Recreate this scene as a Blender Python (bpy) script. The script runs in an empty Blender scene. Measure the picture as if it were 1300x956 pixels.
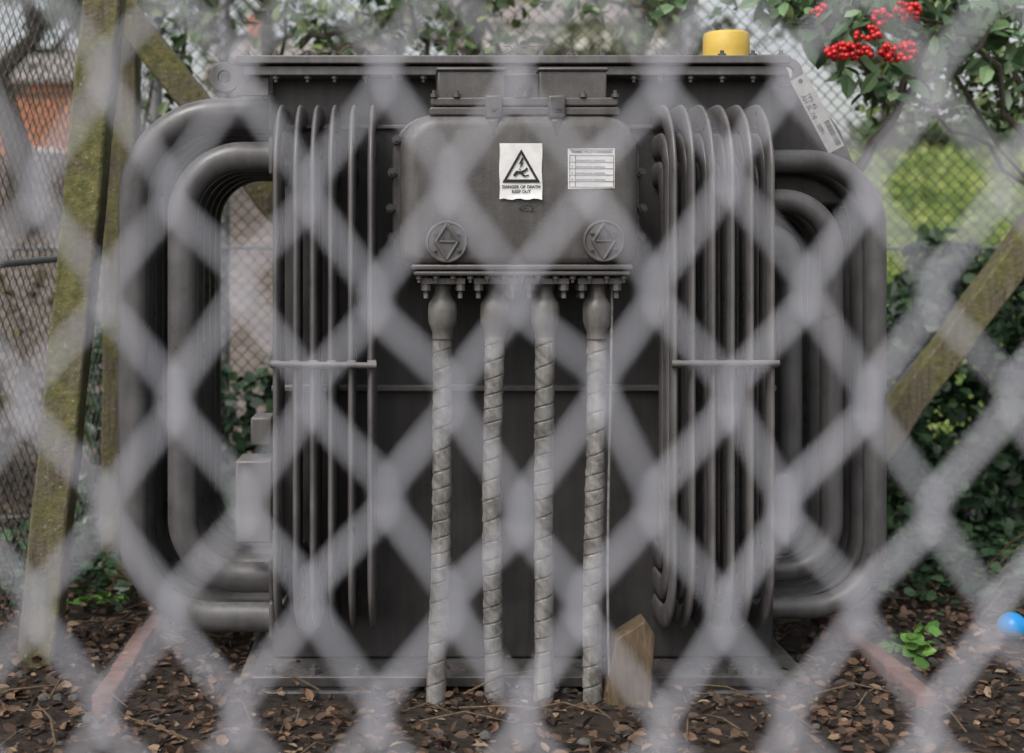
import bpy, math, random
import numpy as np
from mathutils import Vector, Matrix
random.seed(7); rng=np.random.default_rng(7)
scn=bpy.context.scene
CX,CY,CZ=-0.26,-3.5,1.15
def S(u,v,y=0.0):
    k=(3.5+y)/1750.0
    return Vector((CX+(u-520)*k, y, CZ-(v-330)*k))
# ---------------------------------------------------------------- materials
def newmat(name):
    m=bpy.data.materials.new(name); m.use_nodes=True
    nt=m.node_tree; b=nt.nodes['Principled BSDF']; return m,nt,b
def N(nt,t,**kw):
    n=nt.nodes.new(t)
    for k,v in kw.items(): setattr(n,k,v)
    return n
def coord(nt,scale=(1,1,1)):
    g=N(nt,'ShaderNodeNewGeometry'); mp=N(nt,'ShaderNodeMapping'); mp.inputs['Scale'].default_value=scale
    nt.links.new(g.outputs['Position'],mp.inputs['Vector']); return mp.outputs['Vector'],g
def noise(nt,vec,scale,detail=6,rough=.6):
    n=N(nt,'ShaderNodeTexNoise'); n.inputs['Scale'].default_value=scale; n.inputs['Detail'].default_value=detail
    n.inputs['Roughness'].default_value=rough; nt.links.new(vec,n.inputs['Vector']); return n.outputs['Fac']
def ramp(nt,fac,stops):
    r=N(nt,'ShaderNodeValToRGB'); e=r.color_ramp.elements
    while len(e)<len(stops): e.new(0.5)
    for i,(p,c) in enumerate(stops):
        e[i].position=p; e[i].color=(c[0],c[1],c[2],1)
    nt.links.new(fac,r.inputs['Fac']); return r.outputs['Color']
def mix(nt,fac,a,b,mode='MIX'):
    m=N(nt,'ShaderNodeMix',data_type='RGBA',blend_type=mode)
    if isinstance(fac,(int,float)): m.inputs['Factor'].default_value=fac
    else: nt.links.new(fac,m.inputs['Factor'])
    for s,x in (('A',a),('B',b)):
        i=[q for q in m.inputs if q.name==s and q.type=='RGBA'][0]
        if isinstance(x,tuple): i.default_value=(x[0],x[1],x[2],1)
        else: nt.links.new(x,i)
    return [q for q in m.outputs if q.type=='RGBA'][0]
def bump(nt,b,h,strength=.3,dist=.005):
    n=N(nt,'ShaderNodeBump'); n.inputs['Strength'].default_value=strength; n.inputs['Distance'].default_value=dist
    nt.links.new(h,n.inputs['Height']); nt.links.new(n.outputs['Normal'],b.inputs['Normal'])
def paint(name,c,rough=.45,dust=.5,dustc=(.23,.22,.215),bs=.25,streak=.5,grime=0):
    m,nt,b=newmat(name)
    v,g=coord(nt); v2,_=coord(nt,(1,1,.08))
    n1=noise(nt,v,9); n2=noise(nt,v2,30,5,.7); n3=noise(nt,v,160,3)
    col=ramp(nt,n1,[(.3,tuple(x*.65 for x in c)),(.7,tuple(x*1.35 for x in c))])
    st=ramp(nt,n2,[(.42,(0,0,0)),(.72,(streak,)*3)])
    col=mix(nt,st,col,(c[0]*2.0+.012,c[1]*1.9+.010,c[2]*1.8+.008))
    if grime:
        gf=ramp(nt,noise(nt,v,16,8,.75),[(.46,(0,0,0)),(.62,(grime,)*3)])
        col=mix(nt,gf,col,(.055,.048,.040))
    sx=N(nt,'ShaderNodeSeparateXYZ'); nt.links.new(g.outputs['Normal'],sx.inputs[0])
    up=ramp(nt,sx.outputs['Z'],[(.35,(0,0,0)),(1,(dust,)*3)])
    spk=ramp(nt,noise(nt,v,70,5,.7),[(.35,(.2,)*3),(.65,(1,1,1))])
    up=mix(nt,1.0,up,spk,'MULTIPLY')
    col=mix(nt,up,col,dustc)
    nt.links.new(col,b.inputs['Base Color'])
    rr=ramp(nt,n1,[(.3,(rough-.08,)*3),(.7,(rough+.15,)*3)]); nt.links.new(rr,b.inputs['Roughness'])
    bump(nt,b,mix(nt,.5,n1,n3),bs,.003); return m
def simple(name,stops,scale=8,rough=.7,bs=.3,dist=.004,vs=(1,1,1),metal=0,detail=7):
    m,nt,b=newmat(name); v,g=coord(nt,vs); n=noise(nt,v,scale,detail,.65)
    nt.links.new(ramp(nt,n,stops),b.inputs['Base Color']); b.inputs['Roughness'].default_value=rough
    b.inputs['Metallic'].default_value=metal
    if bs: bump(nt,b,noise(nt,v,scale*6,4),bs,dist)
    return m
def leafmat(name,stops,rough=.5):
    m,nt,b=newmat(name); g=N(nt,'ShaderNodeNewGeometry')
    nt.links.new(ramp(nt,g.outputs['Random Per Island'],stops),b.inputs['Base Color'])
    b.inputs['Roughness'].default_value=rough; return m
M_tank=paint('tank_paint',(.032,.030,.030),.46,bs=.3)
M_box=paint('cast_box_paint',(.076,.071,.070),.36,.6,bs=.6,streak=.35,grime=.35)
M_tube=paint('tube_paint',(.074,.072,.074),.32,.55,streak=.4)
M_fin=paint('fin_paint',(.090,.086,.087),.32,.6,streak=.5)
M_bolt=paint('bolt_paint',(.06,.056,.056),.36)
M_cable=paint('lead_cable',(.165,.161,.155),.50,.3,(.30,.29,.28),.6,streak=.7,grime=.75)
M_gland=paint('gland_paint',(.12,.115,.11),.40,.4,grime=.4)
M_sbox=paint('side_box_paint',(.08,.077,.077),.42,.6)
M_conc=simple('old_concrete',[(.3,(.05,.047,.04)),(.7,(.16,.15,.135))],14,.9,.8,.01)
M_white=simple('sign_white',[(.3,(.60,.59,.57)),(.7,(.78,.78,.77))],25,.45,.05)
M_black=simple('sign_black',[(.3,(.006,.006,.006)),(.7,(.014,.014,.014))],25,.6,0)
M_tag=simple('tag_metal',[(.3,(.26,.26,.25)),(.7,(.42,.42,.40))],40,.5,.1)
M_yel=simple('yellow_plastic',[(.3,(.50,.33,.05)),(.7,(.65,.45,.09))],12,.5,.1)
M_wire=simple('coated_wire',[(.3,(.48,.48,.53)),(.7,(.62,.62,.68))],30,.5,.1,metal=0)
M_wire2=simple('old_wire',[(.3,(.045,.045,.04)),(.7,(.12,.12,.11))],12,.6,0,metal=.3)
M_galv=simple('galvanised_steel',[(.3,(.16,.16,.165)),(.7,(.28,.28,.29))],20,.5,.1,metal=.3)
M_blue=simple('blue_plastic',[(.3,(.01,.22,.55)),(.7,(.02,.30,.70))],8,.35,0)
M_chock=simple('cut_timber',[(.3,(.05,.036,.022)),(.7,(.16,.11,.065))],18,.85,.5,vs=(6,6,1))
M_brick=simple('red_brick',[(.3,(.07,.034,.025)),(.7,(.24,.10,.065))],25,.9,.6)
def mossmat():
    m,nt,b=newmat('mossy_timber'); v,g=coord(nt); v2,_=coord(nt,(5,5,.6))
    base=ramp(nt,noise(nt,v2,12),[(.3,(.06,.048,.032)),(.7,(.18,.155,.105))])
    moss=ramp(nt,noise(nt,v,30,4),[(.3,(.07,.075,.025)),(.7,(.18,.165,.06))])
    f=ramp(nt,noise(nt,v,7,6),[(.42,(0,0,0)),(.56,(1,1,1))])
    col=mix(nt,f,base,moss)
    sp=ramp(nt,noise(nt,v,90,2),[(.64,(0,0,0)),(.74,(.8,.8,.8))])
    col=mix(nt,sp,col,(.30,.30,.23))
    nt.links.new(col,b.inputs['Base Color']); b.inputs['Roughness'].default_value=.95
    bump(nt,b,noise(nt,v,60,5),.8,.01); return m
M_moss=mossmat()
M_bark=simple('bark',[(.3,(.035,.028,.02)),(.7,(.11,.09,.07))],20,.9,.8,.01,vs=(3,3,1))
M_ivy=leafmat('ivy_leaf',[(0,(.011,.026,.012)),(.6,(.028,.065,.027)),(1,(.065,.115,.05))],.4)
M_coto=leafmat('cotoneaster_leaf',[(0,(.04,.09,.035)),(.5,(.09,.17,.07)),(1,(.20,.30,.15))],.4)
M_tree=leafmat('tree_leaf',[(0,(.03,.06,.02)),(.6,(.07,.12,.035)),(1,(.16,.20,.07))],.5)
M_pale=leafmat('pale_leaf',[(0,(.06,.08,.04)),(.6,(.14,.165,.08)),(1,(.26,.27,.16))],.5)
M_hedge=leafmat('autumn_leaf',[(0,(.05,.05,.02)),(.5,(.11,.08,.04)),(1,(.20,.17,.08))],.6)
M_litter=leafmat('litter_leaf',[(0,(.022,.014,.010)),(.5,(.075,.042,.025)),(.88,(.16,.092,.052)),(1,(.27,.20,.13))],.75)
M_berry=leafmat('red_berry',[(0,(.35,.006,.01)),(1,(.65,.02,.02))],.25)
M_green=leafmat('seedling_leaf',[(0,(.05,.13,.02)),(1,(.13,.26,.05))],.45)
# ---------------------------------------------------------------- builders
class MB:
    def __init__(s): s.v=[]; s.f=[]
    def add(s,vs,fs):
        o=len(s.v); s.v+= [tuple(x) for x in vs]; s.f+=[tuple(i+o for i in f) for f in fs]
    def box(s,x0,x1,y0,y1,z0,z1):
        s.add([(x0,y0,z0),(x1,y0,z0),(x1,y1,z0),(x0,y1,z0),(x0,y0,z1),(x1,y0,z1),(x1,y1,z1),(x0,y1,z1)],
              [(0,3,2,1),(4,5,6,7),(0,1,5,4),(1,2,6,5),(2,3,7,6),(3,0,4,7)])
    def beam(s,p,q,w,h):
        p=Vector(p);q=Vector(q);d=(q-p).normalized(); a=d.cross(Vector((0,1,0)))
        if a.length<.01:a=Vector((1,0,0))
        a.normalize(); b=d.cross(a).normalized(); n=14; vs=[];fs=[]
        for i in range(n+1):
            c=p.lerp(q,i/n)+a*random.uniform(-.004,.004)
            for (i1,i2) in ((-1,-1),(1,-1),(1,1),(-1,1)): vs.append(c+a*i1*w/2*random.uniform(.95,1.05)+b*i2*h/2)
        for i in range(n):
            for k in range(4): fs.append((i*4+k,i*4+(k+1)%4,i*4+4+(k+1)%4,i*4+4+k))
        fs+=[(3,2,1,0),tuple(n*4+k for k in range(4))]; s.add(vs,fs)
    def sweep(s,pts,axis,a,b,seg=14):
        axis=Vector(axis).normalized(); pts=[Vector(p) for p in pts]; n=len(pts); vs=[];fs=[]
        for i,p in enumerate(pts):
            t=(pts[min(i+1,n-1)]-pts[max(i-1,0)]).normalized(); nn=axis.cross(t).normalized()
            for k in range(seg):
                an=2*math.pi*k/seg; vs.append(p+axis*a*math.cos(an)+nn*b*math.sin(an))
        for i in range(n-1):
            for k in range(seg): fs.append((i*seg+k,i*seg+(k+1)%seg,(i+1)*seg+(k+1)%seg,(i+1)*seg+k))
        fs+=[tuple(range(seg))[::-1],tuple((n-1)*seg+k for k in range(seg))]; s.add(vs,fs)
    def taper(s,pts,rad,seg=8):
        pts=[Vector(p) for p in pts]; n=len(pts); vs=[];fs=[]; ref=Vector((.3,1,.1)).normalized()
        for i,p in enumerate(pts):
            t=(pts[min(i+1,n-1)]-pts[max(i-1,0)])
            if t.length<1e-6:t=Vector((0,0,1))
            t.normalize()
            a=t.cross(ref); a=a.normalized() if a.length>.01 else Vector((1,0,0)); b=t.cross(a)
            for k in range(seg):
                an=2*math.pi*k/seg; vs.append(p+(a*math.cos(an)+b*math.sin(an))*rad[i])
        for i in range(n-1):
            for k in range(seg): fs.append((i*seg+k,i*seg+(k+1)%seg,(i+1)*seg+(k+1)%seg,(i+1)*seg+k))
        fs+=[tuple(range(seg))[::-1],tuple((n-1)*seg+k for k in range(seg))]; s.add(vs,fs)
    def cyl(s,p,q,r,seg=12): s.taper([p,q],[r,r],seg)
    def bolt(s,c,ax,r=.011,h=.012):
        c=Vector(c);ax=Vector(ax).normalized(); s.cyl(c,c+ax*h,r,6); s.cyl(c+ax*(h-.001),c+ax*(h+.009),r*.5,8)
    def prism(s,out,y0,y1):
        n=len(out); vs=[(x,y0,z) for x,z in out]+[(x,y1,z) for x,z in out]
        fs=[tuple(range(n)),tuple(range(2*n-1,n-1,-1))]+[(i,i+n,(i+1)%n+n,(i+1)%n) for i in range(n)]
        s.add(vs,fs)
    def loft(s,rings):
        n=len(rings[0]); vs=[p for r in rings for p in r]; fs=[]
        for j in range(len(rings)-1):
            for i in range(n): fs.append((j*n+i,j*n+(i+1)%n,(j+1)*n+(i+1)%n,(j+1)*n+i))
        fs+=[tuple(range(n))[::-1],tuple((len(rings)-1)*n+i for i in range(n))]; s.add(vs,fs)
    def build(s,name,mat,parent=None,smooth=True,bevel=0,ang=40):
        me=bpy.data.meshes.new(name); me.from_pydata(s.v,[],s.f); me.validate()
        import bmesh
        bm=bmesh.new(); bm.from_mesh(me); bmesh.ops.recalc_face_normals(bm,faces=bm.faces); bm.to_mesh(me); bm.free()
        me.materials.append(mat)
        o=bpy.data.objects.new(name,me); scn.collection.objects.link(o)
        if bevel:
            m=o.modifiers.new('b','BEVEL'); m.width=bevel; m.segments=2; m.limit_method='ANGLE'; m.angle_limit=math.radians(35)
        if smooth:
            me.shade_smooth()
            try:
                me.set_sharp_from_angle(angle=math.radians(ang))
            except Exception: pass
        if parent: o.parent=parent
        return o
def empty(name):
    o=bpy.data.objects.new(name,None); scn.collection.objects.link(o); return o
def arcpath(pts,rad,n=12):
    pts=[Vector(p) for p in pts]; out=[pts[0]]
    for i in range(1,len(pts)-1):
        p=pts[i]; a=(pts[i-1]-p).normalized(); b=(pts[i+1]-p).normalized(); r=rad
        c=p+a*r+b*r
        for k in range(n+1):
            t=k/n*math.pi/2; out.append(c-b*r*math.cos(t)-a*r*math.sin(t))
    out.append(pts[-1])
    return out
def rrect(x0,x1,z0,z1,rt,rb,n=7):
    o=[]
    for (cx,cz,r,a0) in ((x1-rt,z1-rt,rt,0),(x0+rt,z1-rt,rt,90),(x0+rb,z0+rb,rb,180),(x1-rb,z0+rb,rb,270)):
        for k in range(n+1):
            a=math.radians(a0+90*k/n); o.append((cx+r*math.cos(a),cz+r*math.sin(a)))
    return o
def leaves(name,P,size,mat,parent=None,flat=False,elong=1.6,normal_bias=None):
    P=np.asarray(P); n=len(P)
    d=rng.normal(size=(n,3)); 
    if flat: d[:,2]*=.25
    d/=np.linalg.norm(d,axis=1)[:,None]
    up=rng.normal(size=(n,3))*(.45 if flat else .8); up[:,2]+=1
    if normal_bias is not None: up+=np.array(normal_bias)
    sd=np.cross(up,d); sd/=np.linalg.norm(sd,axis=1)[:,None]+1e-9
    nn=np.cross(d,sd)
    s=(rng.uniform(size[0],size[1],n))[:,None]
    w=s/elong*.5; f=-nn*s*.08
    curl=nn*s*rng.uniform(-.15,.15,(n,1))
    V=np.stack([P,P+d*s*.3+sd*w-f,P+d*s*.72+sd*w*.8-f+curl*.5,P+d*s+curl,P+d*s*.72-sd*w*.8-f+curl*.5,P+d*s*.3-sd*w-f],1).reshape(-1,3)
    idx=np.arange(n)[:,None]*6
    F=np.concatenate([idx+np.array([0,1,2,3]),idx+np.array([0,3,4,5])],0)
    me=bpy.data.meshes.new(name); me.from_pydata(V.tolist(),[],F.tolist()); me.materials.append(mat)
    o=bpy.data.objects.new(name,me); scn.collection.objects.link(o)
    if parent:o.parent=parent
    return o
def clumps(centers,rad,n,sq=(1,1,1)):
    c=np.asarray(centers)[rng.integers(0,len(centers),n)]
    d=rng.normal(size=(n,3)); d/=np.linalg.norm(d,axis=1)[:,None]
    r=rng.uniform(.3,1,(n,1))**.5*rad
    return c+d*r*np.array(sq)
def text(name,s,size,loc,mat,parent,rot=(90,0,0),ext=0,align='CENTER',off=0):
    c=bpy.data.curves.new(name,'FONT'); c.body=s; c.size=size; c.align_x=align; c.extrude=ext; c.offset=off
    c.materials.append(mat); o=bpy.data.objects.new(name,c); scn.collection.objects.link(o)
    o.location=loc; o.rotation_euler=[math.radians(a) for a in rot]; o.parent=parent; return o
# ================================================================ TRANSFORMER
T=empty('electrical_transformer')
TL,TR=-.638,.744; TF,TB=.30,1.02
ztop=S(0,70,.2).z; zb=S(0,836,.3).z
b=MB(); b.box(TL,TR,TF,TB,zb,ztop-.02); b.build('tank',M_tank,T,bevel=.008)
b=MB()
b.box(TL-.09,TR+.02,TF-.10,TB+.05,ztop-.022,ztop)
b.box(TL-.07,TR+.012,TF-.085,TB+.04,ztop-.052,ztop-.027)
zs=S(0,492,.3).z
b.box(TL,TR,TF-.03,TF+.01,zs-.008,zs+.008)
b.box(TL+.02,TR-.02,TF-.012,TF+.01,ztop-.19,ztop-.178)
b.build('lid_and_ribs',M_fin,T,bevel=.003)
b=MB()
for i in range(19):
    x=TL-.06+i*(TR-TL+.06)/18+random.uniform(-.006,.006)
    b.bolt((x,TF-.07,ztop-.001),(0,0,1),.011,.009); b.bolt((x,TF-.07,ztop-.052),(0,0,-1),.010,.008)
b.build('lid_bolts',M_bolt,T,ang=30)
def lug(name,u,v,y,dirx):
    c=S(u,v,y); o=MB(); R=.042; r=.018; n=20; t=.02
    ring=[(c.x+R*math.cos(2*math.pi*k/n),c.z+R*math.sin(2*math.pi*k/n)) for k in range(n)]
    inn=[(c.x+r*math.cos(2*math.pi*k/n),c.z+r*math.sin(2*math.pi*k/n)) for k in range(n)]
    vs=[(x,y,z) for x,z in ring]+[(x,y,z) for x,z in inn]+[(x,y+t,z) for x,z in ring]+[(x,y+t,z) for x,z in inn]
    fs=[]
    for k in range(n):
        q=(k+1)%n
        fs+=[(k,q,n+q,n+k),(2*n+k,3*n+k,3*n+q,2*n+q),(k,2*n+k,2*n+q,q),(n+k,n+q,3*n+q,3*n+k)]
    o.add(vs,fs); 
    x0,x1=sorted((c.x+dirx*.030,c.x+dirx*.12)); o.box(x0,x1,y+.001,y+t-.001,c.z-.05,c.z+.05)
    o.build(name,M_fin,T,bevel=.002)
lug('lifting_lug_1',285,98,.24,1); lug('lifting_lug_2',1000,92,.30,-1)
b=MB(); pts=[(955,84),(1000,84),(1008,108),(1040,128),(1068,165),(1088,215),(1096,262),(985,262)]
b.prism([(S(u,v,.5).x,S(u,v,.5).z) for u,v in pts],.50,.74); b.build('end_casing',M_tank,T,bevel=.012)
def side(name,rows,specs,xt,sgn,w):
    b=MB()
    for y in rows:
        for (ue,vt,vb,R) in specs:
            e=S(ue,0,rows[0]).x; zt=S(0,vt,rows[0]).z; zb_=S(0,vb,rows[0]).z
            xc=e-sgn*w; p=[(xt,y,zt-w),(xc,y,zt-w),(xc,y,zb_+w),(xt,y,zb_+w)]
            b.sweep(arcpath(p,R,14),(0,1,0),.034,w,18)
    b.build(name,M_tube,T,ang=70)
side('cooling_tubes_left',[.36,.48,.60,.72,.84],[(150,125,802,.24),(213,180,752,.17)],TL+.01,-1,.042)
side('cooling_tubes_right',[.38,.50,.62,.74,.86],[(1125,190,785,.19),(1070,240,738,.14),(1018,284,692,.075)],TR-.01,1,.032)
b=MB()
for y in [.36,.48,.60,.72,.84]:
    for vt in (125,180): 
        z=S(0,vt,.36).z-.042; b.box(TL-.012,TL+.002,y-.045,y+.045,z-.052,z+.052)
    for vb in (802,752):
        z=S(0,vb,.36).z+.042; b.box(TL-.012,TL+.002,y-.045,y+.045,z-.052,z+.052)
b.build('tube_collars',M_tube,T,bevel=.006)
FL=[350,374,398,421,446,472]; FR=[858,881,906,931,956,982]
b=MB()
zt=S(0,122,0).z; zbt=S(0,822,0).z
for u in FL+FR:
    x=S(u,0,0).x
    for k,(ins,bb) in enumerate(((0,.032),(.075,.032),(.15,.032))):
        R=.17-ins*.9
        jx=random.uniform(-.003,.003)
        p=[(x,TF+.01,zt-.032-ins),(x+jx,.0+.032+ins,zt-.032-ins),(x+jx,.032+ins,zbt+.032+ins),(x,TF+.01,zbt+.032+ins)]
        b.sweep(arcpath(p,max(R,.05),12),(1,0,0),.0095,bb,14)
b.build('front_cooling_tubes',M_fin,T,ang=70)
b=MB()
zt_=S(0,462,0).z
for us in ((344,478),(852,988)):
    b.cyl((S(us[0],0,0).x,-.010,zt_+random.uniform(-.003,.003)),(S(us[1],0,0).x,-.010,zt_+random.uniform(-.004,.004)),.0085,10)
for u in FL+FR: 
    x=S(u,0,0).x; b.cyl((x-.011,-.004,zt_),(x+.011,-.004,zt_),.0105,8)
b.build('tie_bars',M_fin,T,ang=60)
# cable box
x0,x1=S(508,0).x,S(813,0).x; z1,z0=S(0,142).z,S(0,338).z
b=MB(); rings=[]
for (y,i) in ((.25,0),(.05,0),(.028,.004),(.012,.013),(.003,.026),(0,.040)):
    rings.append([(x,y,z) for x,z in rrect(x0+i,x1-i,z0+i*.6,z1-i,max(.095-i,.03),max(.045-i*.6,.02))])
b.loft(rings); b.build('cable_box_body',M_box,T,ang=50)
b=MB()
b.prism(rrect(x0-.022,x1+.022,z0-.01,z1+.006,.11,.06),.13,.15)
b.prism(rrect(x0-.022,x1+.022,z0-.01,z1+.006,.11,.06),.153,.172)
b.prism(rrect(S(545,0).x,S(788,0).x,S(0,146).z,S(0,135).z,.006,.006,2),.012,.25)
b.prism(rrect(S(547,0).x,S(786,0).x,S(0,134).z,S(0,123).z,.006,.006,2),.010,.25)
for (ua,ub) in ((556,642),(686,772)):
    b.box(S(ua,0).x,S(ub,0).x,.025,.25,S(0,124).z,S(0,88).z)
    b.box(S(ua-2,0).x,S(ub+2,0).x,.019,.25,S(0,89).z+.001,S(0,84).z)
b.box(S(642,0).x-.002,S(686,0).x+.002,.05,.24,S(0,124).z,S(0,90).z)
b.box(S(522,0).x,S(803,0).x,-.008,.24,S(0,343).z,S(0,336).z)
b.box(S(525,0).x,S(800,0).x,-.004,.24,S(0,350).z,S(0,344).z)
b.build('cable_box_flanges',M_box,T,bevel=.004)
b=MB()
for u in (627,707):
    p=S(u,121); b.box(p.x-.022,p.x+.022,-.002,.09,S(0,150).z,p.z); b.prism([(p.x-.016,S(0,151).z),(p.x+.016,S(0,151).z),(p.x+.006,S(0,174).z),(p.x-.006,S(0,174).z)],-.0005,.05)
b.build('cable_box_lugs',M_box,T,bevel=.005)
b=MB()
for (u,v) in ((503,172),(497,215),(495,262),(497,300),(506,330),(817,172),(824,215),(826,262),(824,300),(815,330)):
    p=S(u,v); b.bolt((p.x,.131,p.z),(0,-1,0),.013,.016)
for u in (551,580,656,668,741,782):
    p=S(u,123); b.bolt((p.x,.012,p.z),(0,0,1),.010,.009); b.bolt((p.x,.03,S(0,146).z),(0,0,-1),.010,.009)
for u in (627,707):
    p=S(u,137); b.bolt((p.x,-.002,p.z),(0,-1,0),.011,.008)
p=S(664,104); b.cyl((p.x,.052,p.z),(p.x,.03,p.z),.022,18); b.bolt((p.x,.031,p.z),(0,-1,0),.014,.012)
for i in range(13):
    u=532+i*(793-532)/12; p=S(u,350); b.bolt((p.x,.012,p.z),(0,0,-1),.009,.009)
b.build('cable_box_bolts',M_bolt,T,ang=30)
for i,(u,v) in enumerate(((567,307),(766,306))):
    c=S(u,v); b=MB()
    b.cyl((c.x,.01,c.z),(c.x,-.008,c.z),.053,36)
    n=36; R=.053
    for k in range(n):
        a0=2*math.pi*k/n;a1=2*math.pi*(k+1)/n
        b.cyl((c.x+R*.93*math.cos(a0),-.008,c.z+R*.93*math.sin(a0)),(c.x+R*.93*math.cos(a1),-.008,c.z+R*.93*math.sin(a1)),.004,6)
    dp=[(0,.045),(.028,0),(0,-.045),(-.028,0)]
    for k in range(4):
        a=dp[k];d=dp[(k+1)%4]; b.cyl((c.x+a[0],-.010,c.z+a[1]),(c.x+d[0],-.010,c.z+d[1]),.0045,6)
    b.cyl((c.x-.026,-.009,c.z),(c.x+.026,-.009,c.z),.003,6)
    for a in (35,145,215,325):
        a=math.radians(a); b.bolt((c.x+.037*math.cos(a),-.008,c.z+.037*math.sin(a)),(0,-1,0),.006,.004)
    b.build('cover_roundel_%d'%(i+1),M_fin,T,ang=40)
    text('roundel_letters_%d'%(i+1),'A E',.018,(c.x,-.0085,c.z+.005),M_fin,T,ext=.0015)
text('cast_number','452',.026,(S(668,0).x,-.001,S(0,268).z),M_bolt,T,ext=.002)
# danger sign
sg=MB(); a=S(634,182); c=S(688,253); n=10; vs=[];fs=[]
for j in range(n+1):
    for i in range(n+1):
        x=a.x+(c.x-a.x)*i/n; z=a.z+(c.z-a.z)*j/n
        curl=max(0,j/n-.92)*.08*(1 if i>3 else .4)
        zz=z+ (.002*math.sin(i*1.7) if j==10 else 0)
        vs.append((x+.001*math.sin(j),-.0035-curl-.0006*math.sin(i*.9),zz))
for j in range(n):
    for i in range(n): fs.append((j*(n+1)+i,j*(n+1)+i+1,(j+1)*(n+1)+i+1,(j+1)*(n+1)+i))
sg.add(vs,fs); sg.build('danger_sign_plate',M_white,T)
def poly(b,pts,y): 
    b.add([(x,y,z) for x,z in pts],[tuple(range(len(pts)))])
cx,cz=S(661.5,213).x,S(0,213).z
b=MB()
def tri(s): return [(cx,cz+s*1.0),(cx+s*1.02,cz-s*.80),(cx-s*1.02,cz-s*.80)]
o_,i_=tri(.047),tri(.036)
vs=[(x,-.0062,z) for x,z in o_+[(x,z-.001) for x,z in i_]]
b.add(vs,[(0,1,4,3),(1,2,5,4),(2,0,3,5)])
def pp(l): poly(b,[(cx+x*.00082,cz+.002+z*.00082) for x,z in l],-.0062)
pp([(3,30),(-8,8),(-1,10),(-5,-6),(9,14),(2,12),(8,28)])
pp([(-5,-6),(-8,-4),(-3,-13),(-1,-8)])
pp([(-26,-26),(-16,-12),(0,-13),(13,-7),(15,-14),(2,-20),(-10,-21),(-20,-30)])
pp([(2,-17),(12,-26),(24,-24),(23,-28),(9,-31),(-3,-21)])
pp([(13,-4),(18,-2),(21,-7),(18,-12),(13,-10)])
b.build('danger_symbol',M_black,T,smooth=False)
text('danger_text_1','DANGER OF DEATH',.0106,(cx,-.0062,cz-.052),M_black,T,off=.0003)
text('danger_text_2','KEEP OUT',.0106,(cx,-.0066,cz-.064),M_black,T,off=.0003)
# rating label
b=MB(); a=S(721,189); c=S(780,240); b.add([(a.x,-.003,c.z),(c.x,-.003,c.z+.002),(c.x+.001,-.003,a.z+.001),(a.x-.001,-.003,a.z)],[(0,1,2,3)])
b.build('rating_label',M_white,T,smooth=False)
b=MB(); W=c.x-a.x;H=a.z-c.z
for fz in (.97,.83,.66,.50,.34,.18,.04): z=c.z+H*fz; b.add([(a.x+.003,-.0045,z),(c.x-.003,-.0045,z),(c.x-.003,-.0045,z+.0012),(a.x+.003,-.0045,z+.0012)],[(0,1,2,3)])
for fx in (.03,.15,.97): x=a.x+W*fx; b.add([(x,-.0048,c.z+.005),(x+.0012,-.0048,c.z+.005),(x+.0012,-.0048,a.z-.018),(x,-.0048,a.z-.018)],[(0,1,2,3)])
b.build('label_rules',M_black,T,smooth=False)
text('label_title','THAMES VALLEY CLEARANCE',.0078,((a.x+c.x)/2,-.0048,a.z-.010),M_black,T,off=.0002)
for k in range(4):
    text('label_row_%d'%k,'%d   xxxxxxxxxx xxxxxxx'%(k+1),.0085,(a.x+.008,-.0048,c.z+H*(.69-.16*k)),M_black,T,align='LEFT')
# metal tag
tg=empty('inspection_tag'); tg.parent=T
p0=S(1013,98,.22); p1=S(1062,190,.22); L=(p1-p0).length; an=math.degrees(math.atan2(p1.z-p0.z,p1.x-p0.x))
b=MB(); b.box(0,L,-.0015,.0015,-.024,.024); o=b.build('tag_plate',M_tag,tg,bevel=.001)
for i,(s,zz) in enumerate((('TPS 45',-.004),('AH 3L 7/8 - 0091',-.018))): text('tag_text_%d'%i,s,.017,(.05,-.003,zz),M_black,tg,align='LEFT')
b=MB(); 
for k in range(16):
    x=.14+k*.0048; w=random.choice((.0012,.002,.003)); b.add([(x,-.0032,.004),(x+w,-.0032,.004),(x+w,-.0032,.018),(x,-.0032,.018)],[(0,1,2,3)])
b.cyl((.012,-.004,0),(.012,.01,0),.006,10)
b.build('tag_code',M_black,tg,smooth=False)
tg.location=p0; tg.rotation_euler=(0,math.radians(-an),0)
c=S(929,48,.5); b=MB(); r=.068
b.loft([[(c.x+rr*math.cos(t*math.pi/16),.5+.07+rr*math.sin(t*math.pi/16),z) for t in range(32)] for rr,z in ((r,ztop+.012),(r,ztop+.06),(r*.99,ztop+.112),(r*.93,ztop+.119),(r*.86,ztop+.121))])
b.build('yellow_breather_cap',M_yel,T,ang=50)
b=MB(); b.cyl((c.x,.57,ztop-.005),(c.x,.57,ztop+.018),r*1.2,28); b.build('cap_flange',M_bolt,T)
b=MB()
def bx(u0,u1,v0,v1,y0,y1): 
    p=S(u0,v0,y0);q=S(u1,v1,y0); b.box(p.x,q.x,y0,y1,q.z,p.z)
bx(299,345,585,690,.20,.34); bx(318,345,530,566,.24,.36); bx(975,1003,604,705,.22,.36)
b.build('junction_boxes',M_sbox,T,bevel=.006)
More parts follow.
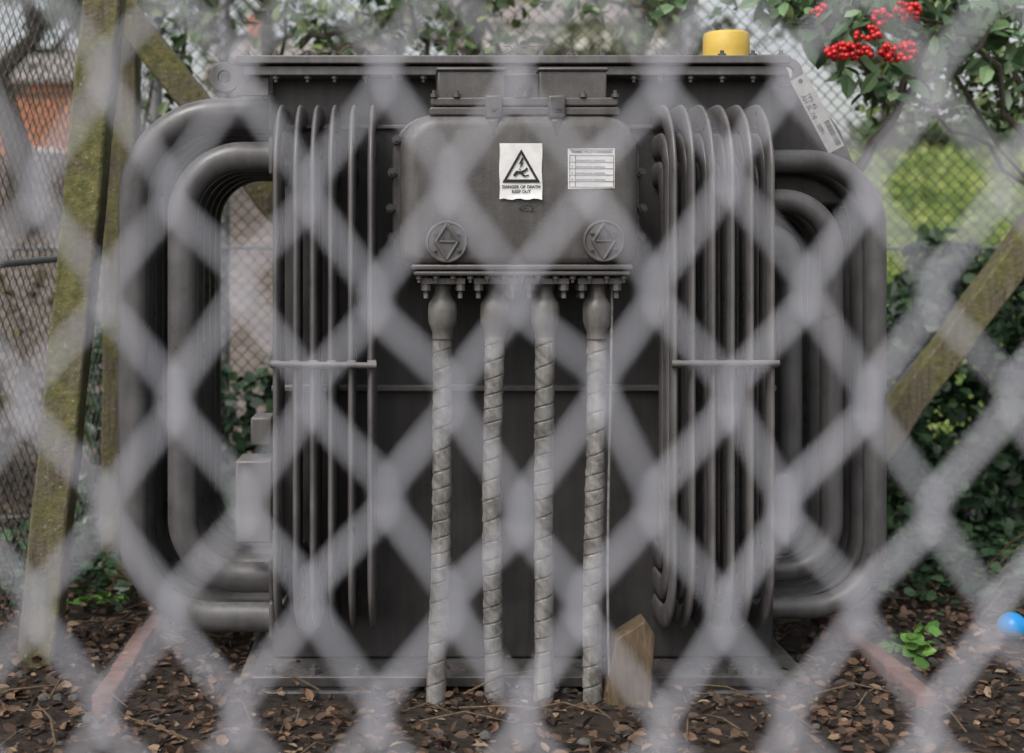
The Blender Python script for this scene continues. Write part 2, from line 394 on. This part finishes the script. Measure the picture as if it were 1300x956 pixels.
# base
b=MB(); zz=zb
b.box(S(322,0,.2).x,S(972,0,.2).x,.14,1.0,zz-.03,zz-.002)
for (u0,u1) in ((328,470),(878,968)):
    xa,xb=S(u0,0,.15).x,S(u1,0,.15).x; b.box(xa,xb,.15,1.05,zz-.045,zz-.032); b.box((xa+xb)/2-.04,(xa+xb)/2+.04,.17,1.04,.012,zz-.046); b.box(xa-.01,xb+.01,.13,1.06,-.01,.011)
b.build('base_skids',M_tank,T,bevel=.004)
b=MB(); 
for u in (345,400,455,895,925,955): p=S(u,0,.2); b.bolt((p.x,.165,zz-.002),(0,0,1),.015,.016)
b.build('base_bolts',M_bolt,T)
pl=MB(); pl.box(-.72,.82,.22,1.1,-.05,.035); pl.build('concrete_plinth',M_conc,None,bevel=.015)
# cables
for i,u in enumerate((562,628,692,758)):
    Y=.075; g=MB(); c=S(u,0,Y)
    prof=[(354,.036),(361,.036),(361.5,.024),(370,.021),(378,.026),(385,.036),(394,.038),(408,.037),(416,.032),(422,.027),(430,.027)]
    rings=[[(c.x+r*math.cos(t*math.pi/14),Y+r*math.sin(t*math.pi/14),S(0,v,Y).z) for t in range(28)] for v,r in prof]
    g.loft(rings)
    g.box(c.x-.056,c.x+.056,Y-.055,Y+.05,S(0,360,Y).z,S(0,353,Y).z)
    z=S(0,360,Y).z
    for sx in (-.044,.044):
        for sy in (-.042,.035): g.cyl((c.x+sx,Y+sy,S(0,346,Y).z),(c.x+sx,Y+sy,S(0,378,Y).z),.006,8); g.bolt((c.x+sx,Y+sy,z+.001),(0,0,-1),.012,.018)
    g.build('cable_gland_%d'%(i+1),M_gland,T,ang=35)
    zt_c=S(0,428,Y).z; nz=640; seg=26; vs=[];fs=[]
    rnd=random.uniform(0,6)
    lean=[-.012,-.010,-.008,-.010][i]; bulge=random.uniform(.004,.010)
    phz=0
    for j in range(nz+1):
        f=j/nz; z=zt_c+( -.04-zt_c)*f
        cx_=c.x+lean*f+bulge*math.sin(f*4+rnd)*f; cy_=Y+.006*math.sin(f*5+rnd)
        phz+=((zt_c+.04)/nz)/(.047+.008*math.sin(z*11+i*2)+.005*math.sin(z*31))
        for k in range(seg):
            a=2*math.pi*k/seg; ph=(phz+a/(2*math.pi)*.8+(.2*a/(2*math.pi) if True else 0)+rnd)%1.0
            r=.0246+ (.0010*ph - (.0020 if ph<.06 else 0))+.0006*math.sin(z*140+a*3+i)+.0008*math.sin(z*37+a*2)+.0004*math.sin(z*260+a*5)
            vs.append((cx_+r*math.cos(a),cy_+r*math.sin(a),z))
    for j in range(nz):
        for k in range(seg): fs.append((j*seg+k,j*seg+(k+1)%seg,(j+1)*seg+(k+1)%seg,(j+1)*seg+k))
    q=MB(); q.add(vs,fs); q.build('armoured_cable_%d'%(i+1),M_cable,T,ang=60)
b=MB(); pts=[]
for k in range(30):
    f=k/29; p=S(777-9*math.sin(f*3.0)*f,352+f*560,.06); pts.append(p)
b.taper(pts,[.0035]*30,8); b.build('earth_wire',M_cable,T)
b=MB(); p=[S(765,866,.05),S(826,866,.05),S(832,806,.05),S(820,788,.05),S(782,812,.05)]
b.prism([(q.x,q.z if k>1 else -.01) for k,q in enumerate(p)],.05,.13); b.build('timber_chock',M_chock,None,bevel=.004)
# ================================================================ FENCES
def chain(name,origin,ux,length,height,w,h,r,mat,z0=0.02,res=1,jit=.0,e=.10):
    cu=bpy.data.curves.new(name,'CURVE'); cu.dimensions='3D'; cu.bevel_depth=r; cu.bevel_resolution=res
    origin=Vector(origin); ux=Vector(ux).normalized(); uy=Vector((0,0,1)).cross(ux)
    nc=int(length/(w/2)); nr=int(height/(h/2))
    jc={}
    def J(c,j):
        if (c,j) not in jc: jc[(c,j)]=(random.gauss(0,jit),random.gauss(0,jit))
        return jc[(c,j)]
    for k in range(nc):
        pts=[]
        for j in range(nr+1):
            right=(k+j)%2!=0; col=k+1 if right else k
            sg=1 if right else -1; jx,jz=J(col,j)
            cx=col*w/2+jx+sg*r*.9; cz=z0+j*h/2+jz
            if cz<-.02: continue
            for (dz,dy,dx) in ((-e*h/2,r*1.1*sg,-sg*e*.8*w/2),(0,0,0),(e*h/2,-r*1.1*sg,-sg*e*.8*w/2)):
                pts.append(origin+ux*(cx+dx)+uy*dy+Vector((0,0,cz+dz)))
        sp=cu.splines.new('POLY'); sp.points.add(len(pts)-1)
        for i,p in enumerate(pts): sp.points[i].co=(p.x,p.y,p.z,1)
    cu.materials.append(mat)
    o=bpy.data.objects.new(name,cu); scn.collection.objects.link(o); return o
yn=-2.78; sN=.72/1750; w=176*sN; h=272*sN
xc=CX+(572-520)*sN; zc=CZ-(235-330)*sN
ncol=18; z0=zc-11*h
fN=chain('chain_link_fence',(xc-ncol*w,yn,0),(1,0,0),2*ncol*w,1.9,w,h,.0022,M_wire,z0,res=3,jit=.0032,e=.15)
b=MB()
for x in (xc-ncol*w-.02,xc+ncol*w+.02): b.cyl((x,yn,-.1),(x,yn,2.05),.025,16)
for z in (1.95,): b.cyl((xc-ncol*w-.02,yn,z),(xc+ncol*w+.02,yn,z),.004,8)
b.build('fence_posts',M_galv,fN)
f2=chain('chain_link_fence',(-3.2,2.35,0),(1,0,0),8.2,2.5,.055,.058,.0024,M_wire2,res=0,jit=.0015)
b=MB()
for x in (-3.2,-1.05,.93,3.1,5.0): b.cyl((x,2.38,-.1),(x,2.38,2.6),.024,14)
for z in (.06,1.20,2.52): b.cyl((-3.2,2.345,z),(5.0,2.345,z),.0035 if z<1 else .007,6)
b.build('back_fence_posts',M_galv,f2)
f3=chain('chain_link_fence',(-1.58,-.2,0),(0.10,1,0),2.5,2.3,.055,.062,.0018,M_wire2,res=0,jit=.0015)
b=MB(); 
b.cyl((-1.56,.55,-.1),(-1.52,.55,2.4),.03,14); b.cyl((-1.33,2.3,-.1),(-1.33,2.3,2.4),.03,14)
b.cyl((-1.6,-.2,S(0,350,.4).z),(-1.30,2.3,S(0,322,2.3).z+.02),.012,10)
b.build('side_fence_posts',M_galv,f3)
def timber(name,p,q,w,hh):
    b=MB(); b.beam(p,q,w,hh); return b.build(name,M_moss,None,bevel=.008,ang=50)
pA=S(48,848,.42); pB=S(132,0,.42); timber('wooden_post',pA+(pA-pB)*.05,pB+(pB-pA)*.25,.105,.10)
timber('wooden_post',(S(150,0,1.3).x,1.3,-.1),(S(158,0,1.3).x,1.3,2.1),.11,.10)
timber('wooden_brace',S(150,5,1.15),S(420,350,.9+.4),.10,.09)
pC=S(1330,268,1.25); pD=S(1020,690,1.25); timber('wooden_brace',pC,pD,.105,.10)
timber('wooden_post',(pC.x+.06,1.26,-.1),(pC.x+.06,1.26,2.2),.11,.11)
# ================================================================ GROUND
def hgt(x,y):
    t=min(max((y-4.0)/10,0),1); t=t*t*(3-2*t)
    return 2.45*t+ .012*math.sin(x*5+1)*math.sin(y*4)+.01*math.sin(x*13)*math.sin(y*11+2)
xs=list(np.concatenate([np.linspace(-150,-6,14),np.linspace(-5,5,80),np.linspace(6,150,14)]))
ys=list(np.concatenate([np.linspace(-60,-4,8),np.linspace(-3.6,5,80),np.linspace(5.5,18,24),np.linspace(22,300,16)]))
vs=[(x,y,hgt(x,y)) for y in ys for x in xs]; nx=len(xs)
fs=[(j*nx+i,j*nx+i+1,(j+1)*nx+i+1,(j+1)*nx+i) for j in range(len(ys)-1) for i in range(nx-1)]
m,nt,bs_=newmat('earth_and_grass'); v,g=coord(nt)
soil=ramp(nt,noise(nt,v,22,9,.7),[(.3,(.016,.011,.009)),(.55,(.048,.032,.022)),(.75,(.11,.075,.05))])
grass=ramp(nt,noise(nt,v,1.1,10,.75),[(.3,(.055,.09,.015)),(.48,(.13,.20,.03)),(.6,(.24,.30,.06)),(.75,(.34,.34,.12))])
gravel=ramp(nt,noise(nt,v,5,8,.7),[(.35,(.10,.08,.065)),(.65,(.27,.22,.195))])
sx=N(nt,'ShaderNodeSeparateXYZ'); nt.links.new(g.outputs['Position'],sx.inputs[0])
def mr(o,a,b_):
    r=N(nt,'ShaderNodeMapRange'); r.inputs['From Min'].default_value=a; r.inputs['From Max'].default_value=b_; nt.links.new(o,r.inputs['Value']); return r.outputs[0]
far=mix(nt,mr(sx.outputs['X'],-.8,.6),gravel,grass)
nt.links.new(mix(nt,mr(sx.outputs['Y'],3.2,4.6),soil,far),bs_.inputs['Base Color']); bs_.inputs['Roughness'].default_value=.95
bump(nt,bs_,noise(nt,v,45,8,.7),1,.03)
gm=MB(); gm.add(vs,fs); gm.build('ground',m,None,ang=180)
P=np.stack([rng.uniform(1.5,11,9000),rng.uniform(4.8,14,9000),np.zeros(9000)],1); P[:,2]=[hgt(a,b_)+.01 for a,b_ in P[:,:2]]
M_grass=leafmat('grass_blade',[(0,(.06,.11,.02)),(.6,(.18,.25,.05)),(1,(.36,.38,.14))],.6)
leaves('grass',P,(.08,.20),M_grass,elong=3,normal_bias=(0,-1,0))
n=52000; P=np.stack([rng.uniform(-3.0,3.6,n),rng.uniform(-.9,4.4,n)**1.0,np.zeros(n)],1)
P[:,2]=[hgt(a,b_)+.004+random.random()**2*.035 for a,b_ in P[:,:2]]
inside=((P[:,0]>-.70)&(P[:,0]<.80)&(P[:,1]>.24)&(P[:,1]<1.08))
Pp=P[inside&(rng.uniform(size=n)<.12)].copy(); Pp[:,2]+=.036
leaves('leaf_litter',np.concatenate([P[~inside],Pp]),(.010,.042),M_litter,flat=True,elong=1.7)
b=MB()
for i in range(420):
    x,y=random.uniform(-3,3.5),random.uniform(-.6,3.5)
    if -.7<x<.8 and .1<y<1.1: continue
    a=random.uniform(0,6.28); L=random.uniform(.05,.28); z=.02+random.random()*.03
    p=Vector((x,y,z)); q=p+Vector((math.cos(a)*L,math.sin(a)*L,random.uniform(-.01,.05))); mm=(p+q)/2+Vector((0,0,random.uniform(0,.03)))
    b.taper([p,mm,q],[.003,.0025,.0012],5)
for k in range(5):
    q=S(1300+10*k,740-22*k,1.1); p=Vector((S(1245+12*k,0,.9).x,.9+.1*k,.01)); b.taper([p,(p+q)/2+Vector((0,0,.03)),q],[.004,.003,.0015],6)
for (u0,u1) in ((640,690),(655,640),(430,455)):
    p=S(u0,68,.22); q=S(u1,64,.25); p.z=ztop+.006;q.z=ztop+.03; b.taper([p,(p+q)/2+Vector((0,0,.012)),q],[.003,.0025,.0012],5)
b.build('fallen_twigs',M_chock)
b=MB()
for i in range(600):
    x,y=random.uniform(-2,2.5),random.uniform(-.8,2.4); r=random.uniform(.006,.022)
    if -.7<x<.8 and .2<y<1.1: continue
    rg=[]
    for zz_,rr in ((-.5,.6),(-.1,1),(.3,.8),(.6,.35)): rg.append([(x+r*rr*math.cos(k*1.05)*random.uniform(.8,1.2),y+r*rr*math.sin(k*1.05)*random.uniform(.8,1.2),.008+r*zz_) for k in range(6)])
    b.loft(rg)
b.build('pebbles',M_conc,ang=30)
for x,ya,yb in ((-1.045,.0,1.9),(1.06,.02,1.9)):
    b=MB(); y=ya
    while y<yb:
        L=.215; jx=random.uniform(-.006,.006); zt2=.050+random.uniform(-.010,.006)
        b.box(x-.026+jx,x+.026+jx,y,y+L-.008,-.03,zt2); y+=L
    b.build('brick_edging',M_brick,None,bevel=.006)
c=S(1285,797,.65)
bpy.ops.mesh.primitive_uv_sphere_add(segments=32,ring_count=20,radius=.043,location=(c.x,.65,.046)); o=bpy.context.object; o.name='blue_ball'; o.data.materials.append(M_blue); o.data.shade_smooth()
def seedling(x,y,n,s):
    return np.stack([rng.normal(x,.03*s,n),rng.normal(y,.03*s,n),rng.uniform(.03,.09,n)],1)
P=np.concatenate([seedling(S(1150,0,.42).x,.42,14,1),seedling(S(1180,0,.42).x,.5,10,1),seedling(S(1165,0,.3).x,.35,8,1)])
leaves('seedling_plant',P,(.035,.065),M_green,flat=True,elong=1.25)
P=np.concatenate([seedling(S(a,0,.9).x,.9+.2*random.random(),10,1.3) for a in (100,125,150,240)])
leaves('seedling_plant',P,(.025,.05),M_green,flat=True,elong=1.3)
# ================================================================ PLANTS
def ivy(name,xa,xb,n,zf,size,dens=(1.9,2.32)):
    P=[]
    while len(P)<n:
        x=random.uniform(xa,xb); y=random.uniform(*dens); top=zf(x)+.12*math.sin(x*7)+.08*math.sin(x*17+1)
        z=random.uniform(0,1)**.8*top
        if math.sin(x*9+z*7)*math.sin(z*13-x*4)+random.random()*1.3<.0: continue
        P.append((x,y-(1-z/ max(top,.1))*.25*random.random(),z))
    P=np.array(P); leaves(name,P,size,M_ivy,normal_bias=(0,-1.2,0),elong=1.2)
ivy('ivy_hedge',1.0,3.9,13000,lambda x:1.10,(.035,.075))
ivy('ivy_hedge',-1.6,1.0,5000,lambda x:.74 if x<-.2 else .6,(.03,.065))
P=np.stack([rng.normal(1.9,.5,2200),rng.normal(1.5,.28,2200),rng.uniform(.02,.14,2200)],1); leaves('ground_ivy',P,(.03,.06),M_ivy,flat=True,elong=1.2)
P=np.stack([rng.normal(-1.35,.25,900),rng.normal(1.5,.3,900),rng.uniform(.02,.18,900)],1); leaves('ground_ivy',P,(.03,.06),M_ivy,flat=True,elong=1.2)
def wander(p,q,n,amp):
    p=Vector(p);q=Vector(q); out=[]
    for i in range(n+1):
        f=i/n; out.append(p.lerp(q,f)+Vector([random.gauss(0,amp)*math.sin(f*math.pi) for _ in range(3)]))
    return out
C=empty('cotoneaster_shrub'); b=MB()
root=Vector((S(1400,0,1.5).x,1.5,0)); mid0=S(1330,260,1.2)
for (u,v,y,r) in ((1190,-40,.95,.016),(1260,-60,1.2,.016),(1340,-40,1.1,.016),(1110,-30,1.0,.010),(1150,120,1.0,.012)):
    mid=mid0+Vector((random.uniform(-.05,.05),random.uniform(-.05,.05),random.uniform(-.05,.05)))
    pts=wander(root,mid,6,.02)+wander(mid,S(u,v,y),7,.02)[1:]
    b.taper(pts,list(np.linspace(r,r*.45,len(pts))),8)
for (a,c_,r) in (((1085,222,1.0),(1190,40,1.0),.020),((1130,110,1.0),(1040,30,.9),.008),((1190,60,1.0),(1020,-20,.95),.008),((1150,120,1.0),(1290,10,1.0),.010),
    ((1200,30,1.0),(880,-20,1.1),.007),((1060,20,.9),(1085,62,.86),.004),((1160,20,.95),(1140,60,.86),.004)):
    pts=wander(S(*a),S(*c_),8,.015); b.taper(pts,list(np.linspace(r,r*.5,len(pts))),7)
b.build('branches',M_bark,C)
P=clumps([S(u,v,y) for u,v,y in ((1050,30,.9),(1075,10,.9),(1120,90,.95),(1035,12,.95),(1000,-10,.95),(1110,10,.9),(1180,70,1),(1210,20,1),(1240,60,1.05),(1280,20,1.05),(1290,90,1.1),(1140,-20,1),(900,-15,1.1),(850,-5,1.1),(950,-20,1.1))],.12,350,(1,.7,.8))
leaves('foliage',P,(.06,.10),M_coto,C,normal_bias=(0,-.8,0),elong=1.9)
P=clumps([S(u,v,1.6) for u,v in ((1200,60),(1260,100),(1160,110),(1290,60),(1230,10),(1290,120),(1120,60))],.22,1300,(1,.6,.8))
leaves('inner_foliage',P,(.03,.06),M_tree,C,normal_bias=(0,-.4,0),elong=1.9)
b=MB()
def berry(b,c,r):
    rg=[]
    for t in (.25,.7,1.2,1.7,2.2,2.8): rg.append([(c[0]+r*math.sin(t)*math.cos(k*.785),c[1]+r*math.sin(t)*math.sin(k*.785),c[2]+r*math.cos(t)) for k in range(8)])
    b.loft(rg)
for (u,v,su,sv,n) in ((1078,66,30,11,60),(1142,66,24,13,55),(1152,14,18,12,30),(1100,42,22,8,18),(1040,14,10,8,10),(1120,22,12,10,12)):
    for k in range(n):
        a=random.uniform(0,6.28); q=math.sqrt(random.random()); p=S(u+su*q*math.cos(a),v+sv*q*math.sin(a),.78+random.uniform(-.04,.04))
        berry(b,p,random.uniform(.0075,.0112))
b.build('berries',M_berry,C,ang=80)
C2=empty('climbing_shrub'); b=MB(); cc=[]
for (u0,v0,u1,v1) in ((120,700,215,-40),(215,200,240,-40),(330,250,380,-50),(380,60,560,-40),(560,120,490,-60),(650,100,590,-40),(590,-30,840,10)):
    pts=wander(S(u0,v0,1.9),S(u1,v1,1.9),9,.03); b.taper(pts,list(np.linspace(.014,.005,len(pts))),6); cc+=[p for p in pts if p.z>1.55]
b.build('branches',M_bark,C2)
leaves('foliage',clumps(cc,.15,900,(1,.6,1)),(.035,.075),M_tree,C2,normal_bias=(0,-.6,0),elong=1.7)
def bush(name,cs,rad,n,size,mat): return leaves(name,clumps(cs,rad,n,(1,.8,.85)),size,mat,elong=1.4)
cs=[(random.uniform(-5.2,-2.2),random.uniform(3.0,4.2),random.uniform(.2,1.7)) for _ in range(24)]
bush('brown_hedge',cs,.42,4200,(.05,.10),M_hedge)
def tree(name,x,y,H,seed,mat,spread=1.0,n=3000,ls=(.10,.22)):
    random.seed(seed); E=empty(name); b=MB(); z=hgt(x,y)-.1; base=Vector((x,y,z)); top=base+Vector((random.uniform(-.4,.4),random.uniform(-.3,.3),H*.8))
    tr=wander(base,top,10,.10); b.taper(tr,list(np.linspace(H*.028,H*.008,11)),8); cs=[]
    for i in range(16):
        s=tr[random.randint(3,10)]; a=random.uniform(0,6.28); L=random.uniform(.25,.5)*H*spread
        e=s+Vector((math.cos(a)*L,math.sin(a)*L,random.uniform(-.1,.6)*L)); br=wander(s,e,6,.08); b.taper(br,list(np.linspace(H*.010,H*.003,7)),6)
        cs+=br[2:]
        for _ in range(2):
            s2=br[random.randint(2,5)]; e2=s2+Vector([random.gauss(0,.35)*L*.7 for _ in range(3)]); b2=wander(s2,e2,4,.05); b.taper(b2,list(np.linspace(H*.005,H*.002,5)),5); cs+=b2[1:]
    b.build('trunk_and_limbs',M_bark,E)
    leaves('crown',clumps(cs,.055*H,n),ls,mat,E,elong=1.5)
tree('broadleaf_tree',-3.9,9.5,5.0,1,M_tree,n=1800)
tree('broadleaf_tree',.4,12.5,5.5,2,M_pale,n=2200)
tree('broadleaf_tree',6.4,15.5,5.0,3,M_tree,1.1)
tree('broadleaf_tree',10.5,17,6.0,4,M_tree,1.1)
tree('broadleaf_tree',3.3,17.5,5.5,5,M_pale,n=2200)
tree('broadleaf_tree',-2.2,15.5,5.5,9,M_tree,n=1800)
tree('broadleaf_tree',-8,17,6,6,M_tree,n=1600)
cs=[(x+random.uniform(-1,1),random.uniform(24,28),2.4+random.uniform(0,1.8)) for x in np.linspace(2,30,46)]
bush('distant_trees',cs,1.2,12000,(.2,.45),M_tree)
# houses
M_wall=simple('render_wall',[(.3,(.50,.46,.42)),(.7,(.62,.58,.54))],3,.9,.1)
M_roof=simple('roof_tiles',[(.3,(.17,.15,.14)),(.7,(.27,.24,.22))],6,.85,.3)
M_glass=simple('window_glass',[(.3,(.03,.035,.04)),(.7,(.06,.07,.08))],3,.1,0)
def brickwall():
    m,nt,b=newmat('house_brick'); v,g=coord(nt); br=N(nt,'ShaderNodeTexBrick'); mp=N(nt,'ShaderNodeMapping'); mp.inputs['Rotation'].default_value=(math.radians(90),0,0)
    nt.links.new(v,mp.inputs['Vector']); nt.links.new(mp.outputs[0],br.inputs['Vector'])
    br.inputs['Scale'].default_value=3.; br.inputs['Color1'].default_value=(.42,.15,.06,1); br.inputs['Color2'].default_value=(.30,.10,.05,1); br.inputs['Mortar'].default_value=(.4,.36,.3,1)
    br.inputs['Mortar Size'].default_value=.012; nt.links.new(br.outputs['Color'],b.inputs['Base Color']); b.inputs['Roughness'].default_value=.9; return m
M_hb=brickwall()
def house(name,x0,x1,y0,y1,z0,ze,zr,wm):
    E=empty(name); b=MB(); b.box(x0,x1,y0,y1,z0,ze); b.build('walls',wm,E,smooth=False)
    b=MB(); ym=(y0+y1)/2; o=.3
    b.add([(x0-o,y0-o,ze-.1),(x1+o,y0-o,ze-.1),(x1+o,y1+o,ze-.1),(x0-o,y1+o,ze-.1),(x0-o,ym,zr),(x1+o,ym,zr)],[(0,1,5,4),(2,3,4,5),(0,4,3),(1,2,5),(0,3,2,1)]); b.build('roof',M_roof,E,smooth=False)
    b=MB(); f=MB(); k=int((x1-x0)/2.4)
    for i in range(k):
        for zz in (z0+1.0,z0+3.6):
            if zz+1.3<ze:
                xc_=x0+(i+.5)*(x1-x0)/k; b.box(xc_-.5,xc_+.5,y0-.03,y0+.05,zz,zz+1.2)
                f.box(xc_-.58,xc_+.58,y0-.06,y0+.04,zz-.09,zz-.002); f.box(xc_-.03,xc_+.03,y0-.05,y0-.031,zz,zz+1.2); f.box(xc_-.58,xc_+.58,y0-.06,y0+.04,zz+1.202,zz+1.29)
    b.build('windows',M_glass,E,smooth=False); f.build('window_frames',M_white,E,smooth=False)
    b=MB(); b.box(x0+1,x0+1.8,ym-.4,ym+.4,zr-1,zr+1); b.build('chimney',M_hb,E,smooth=False)
house('brick_house',-22,-10.0,38,46,2.2,6.6,8.2,M_hb)
house('rendered_house',-7.5,-1.5,46,54,2.2,7.6,9.6,M_wall)
house('rendered_house',1.5,9,44,52,2.2,9.4,12,M_wall)
# ================================================================ LIGHT
w_=bpy.data.worlds.new('World'); scn.world=w_; w_.use_nodes=True; nt=w_.node_tree; bg=nt.nodes['Background']
sky=N(nt,'ShaderNodeTexSky',sky_type='NISHITA'); sky.sun_disc=False; sky.sun_elevation=math.radians(50); sky.sun_rotation=math.radians(215); sky.dust_density=5; sky.air_density=1.4
hs=N(nt,'ShaderNodeHueSaturation'); hs.inputs['Saturation'].default_value=.32; hs.inputs['Value'].default_value=1.3
nt.links.new(sky.outputs[0],hs.inputs['Color']); nt.links.new(hs.outputs[0],bg.inputs['Color']); bg.inputs['Strength'].default_value=.15
sl=bpy.data.lights.new('sun','SUN'); sl.energy=1.1; sl.angle=math.radians(20); sl.color=(1,.98,.96)
so=bpy.data.objects.new('sun',sl); scn.collection.objects.link(so)
el,az=math.radians(50),math.radians(215)
d=Vector((math.sin(az)*math.cos(el),math.cos(az)*math.cos(el),math.sin(el)))
so.rotation_euler=d.to_track_quat('Z','Y').to_euler(); so.location=(0,0,6)
# ================================================================ CAMERA
cam=bpy.data.cameras.new('camera'); co=bpy.data.objects.new('camera',cam); scn.collection.objects.link(co)
co.location=(CX,CY,CZ); co.rotation_euler=(math.radians(90),0,0)
cam.sensor_width=36; cam.lens=1750/1300*36; cam.shift_x=.1; cam.shift_y=-(478-330)/1300; cam.clip_end=1000; cam.clip_start=.05
cam.dof.use_dof=True; cam.dof.focus_distance=3.53; cam.dof.aperture_fstop=1.95
scn.camera=co
scn.view_settings.view_transform='Standard'; scn.view_settings.look='None'; scn.view_settings.exposure=0
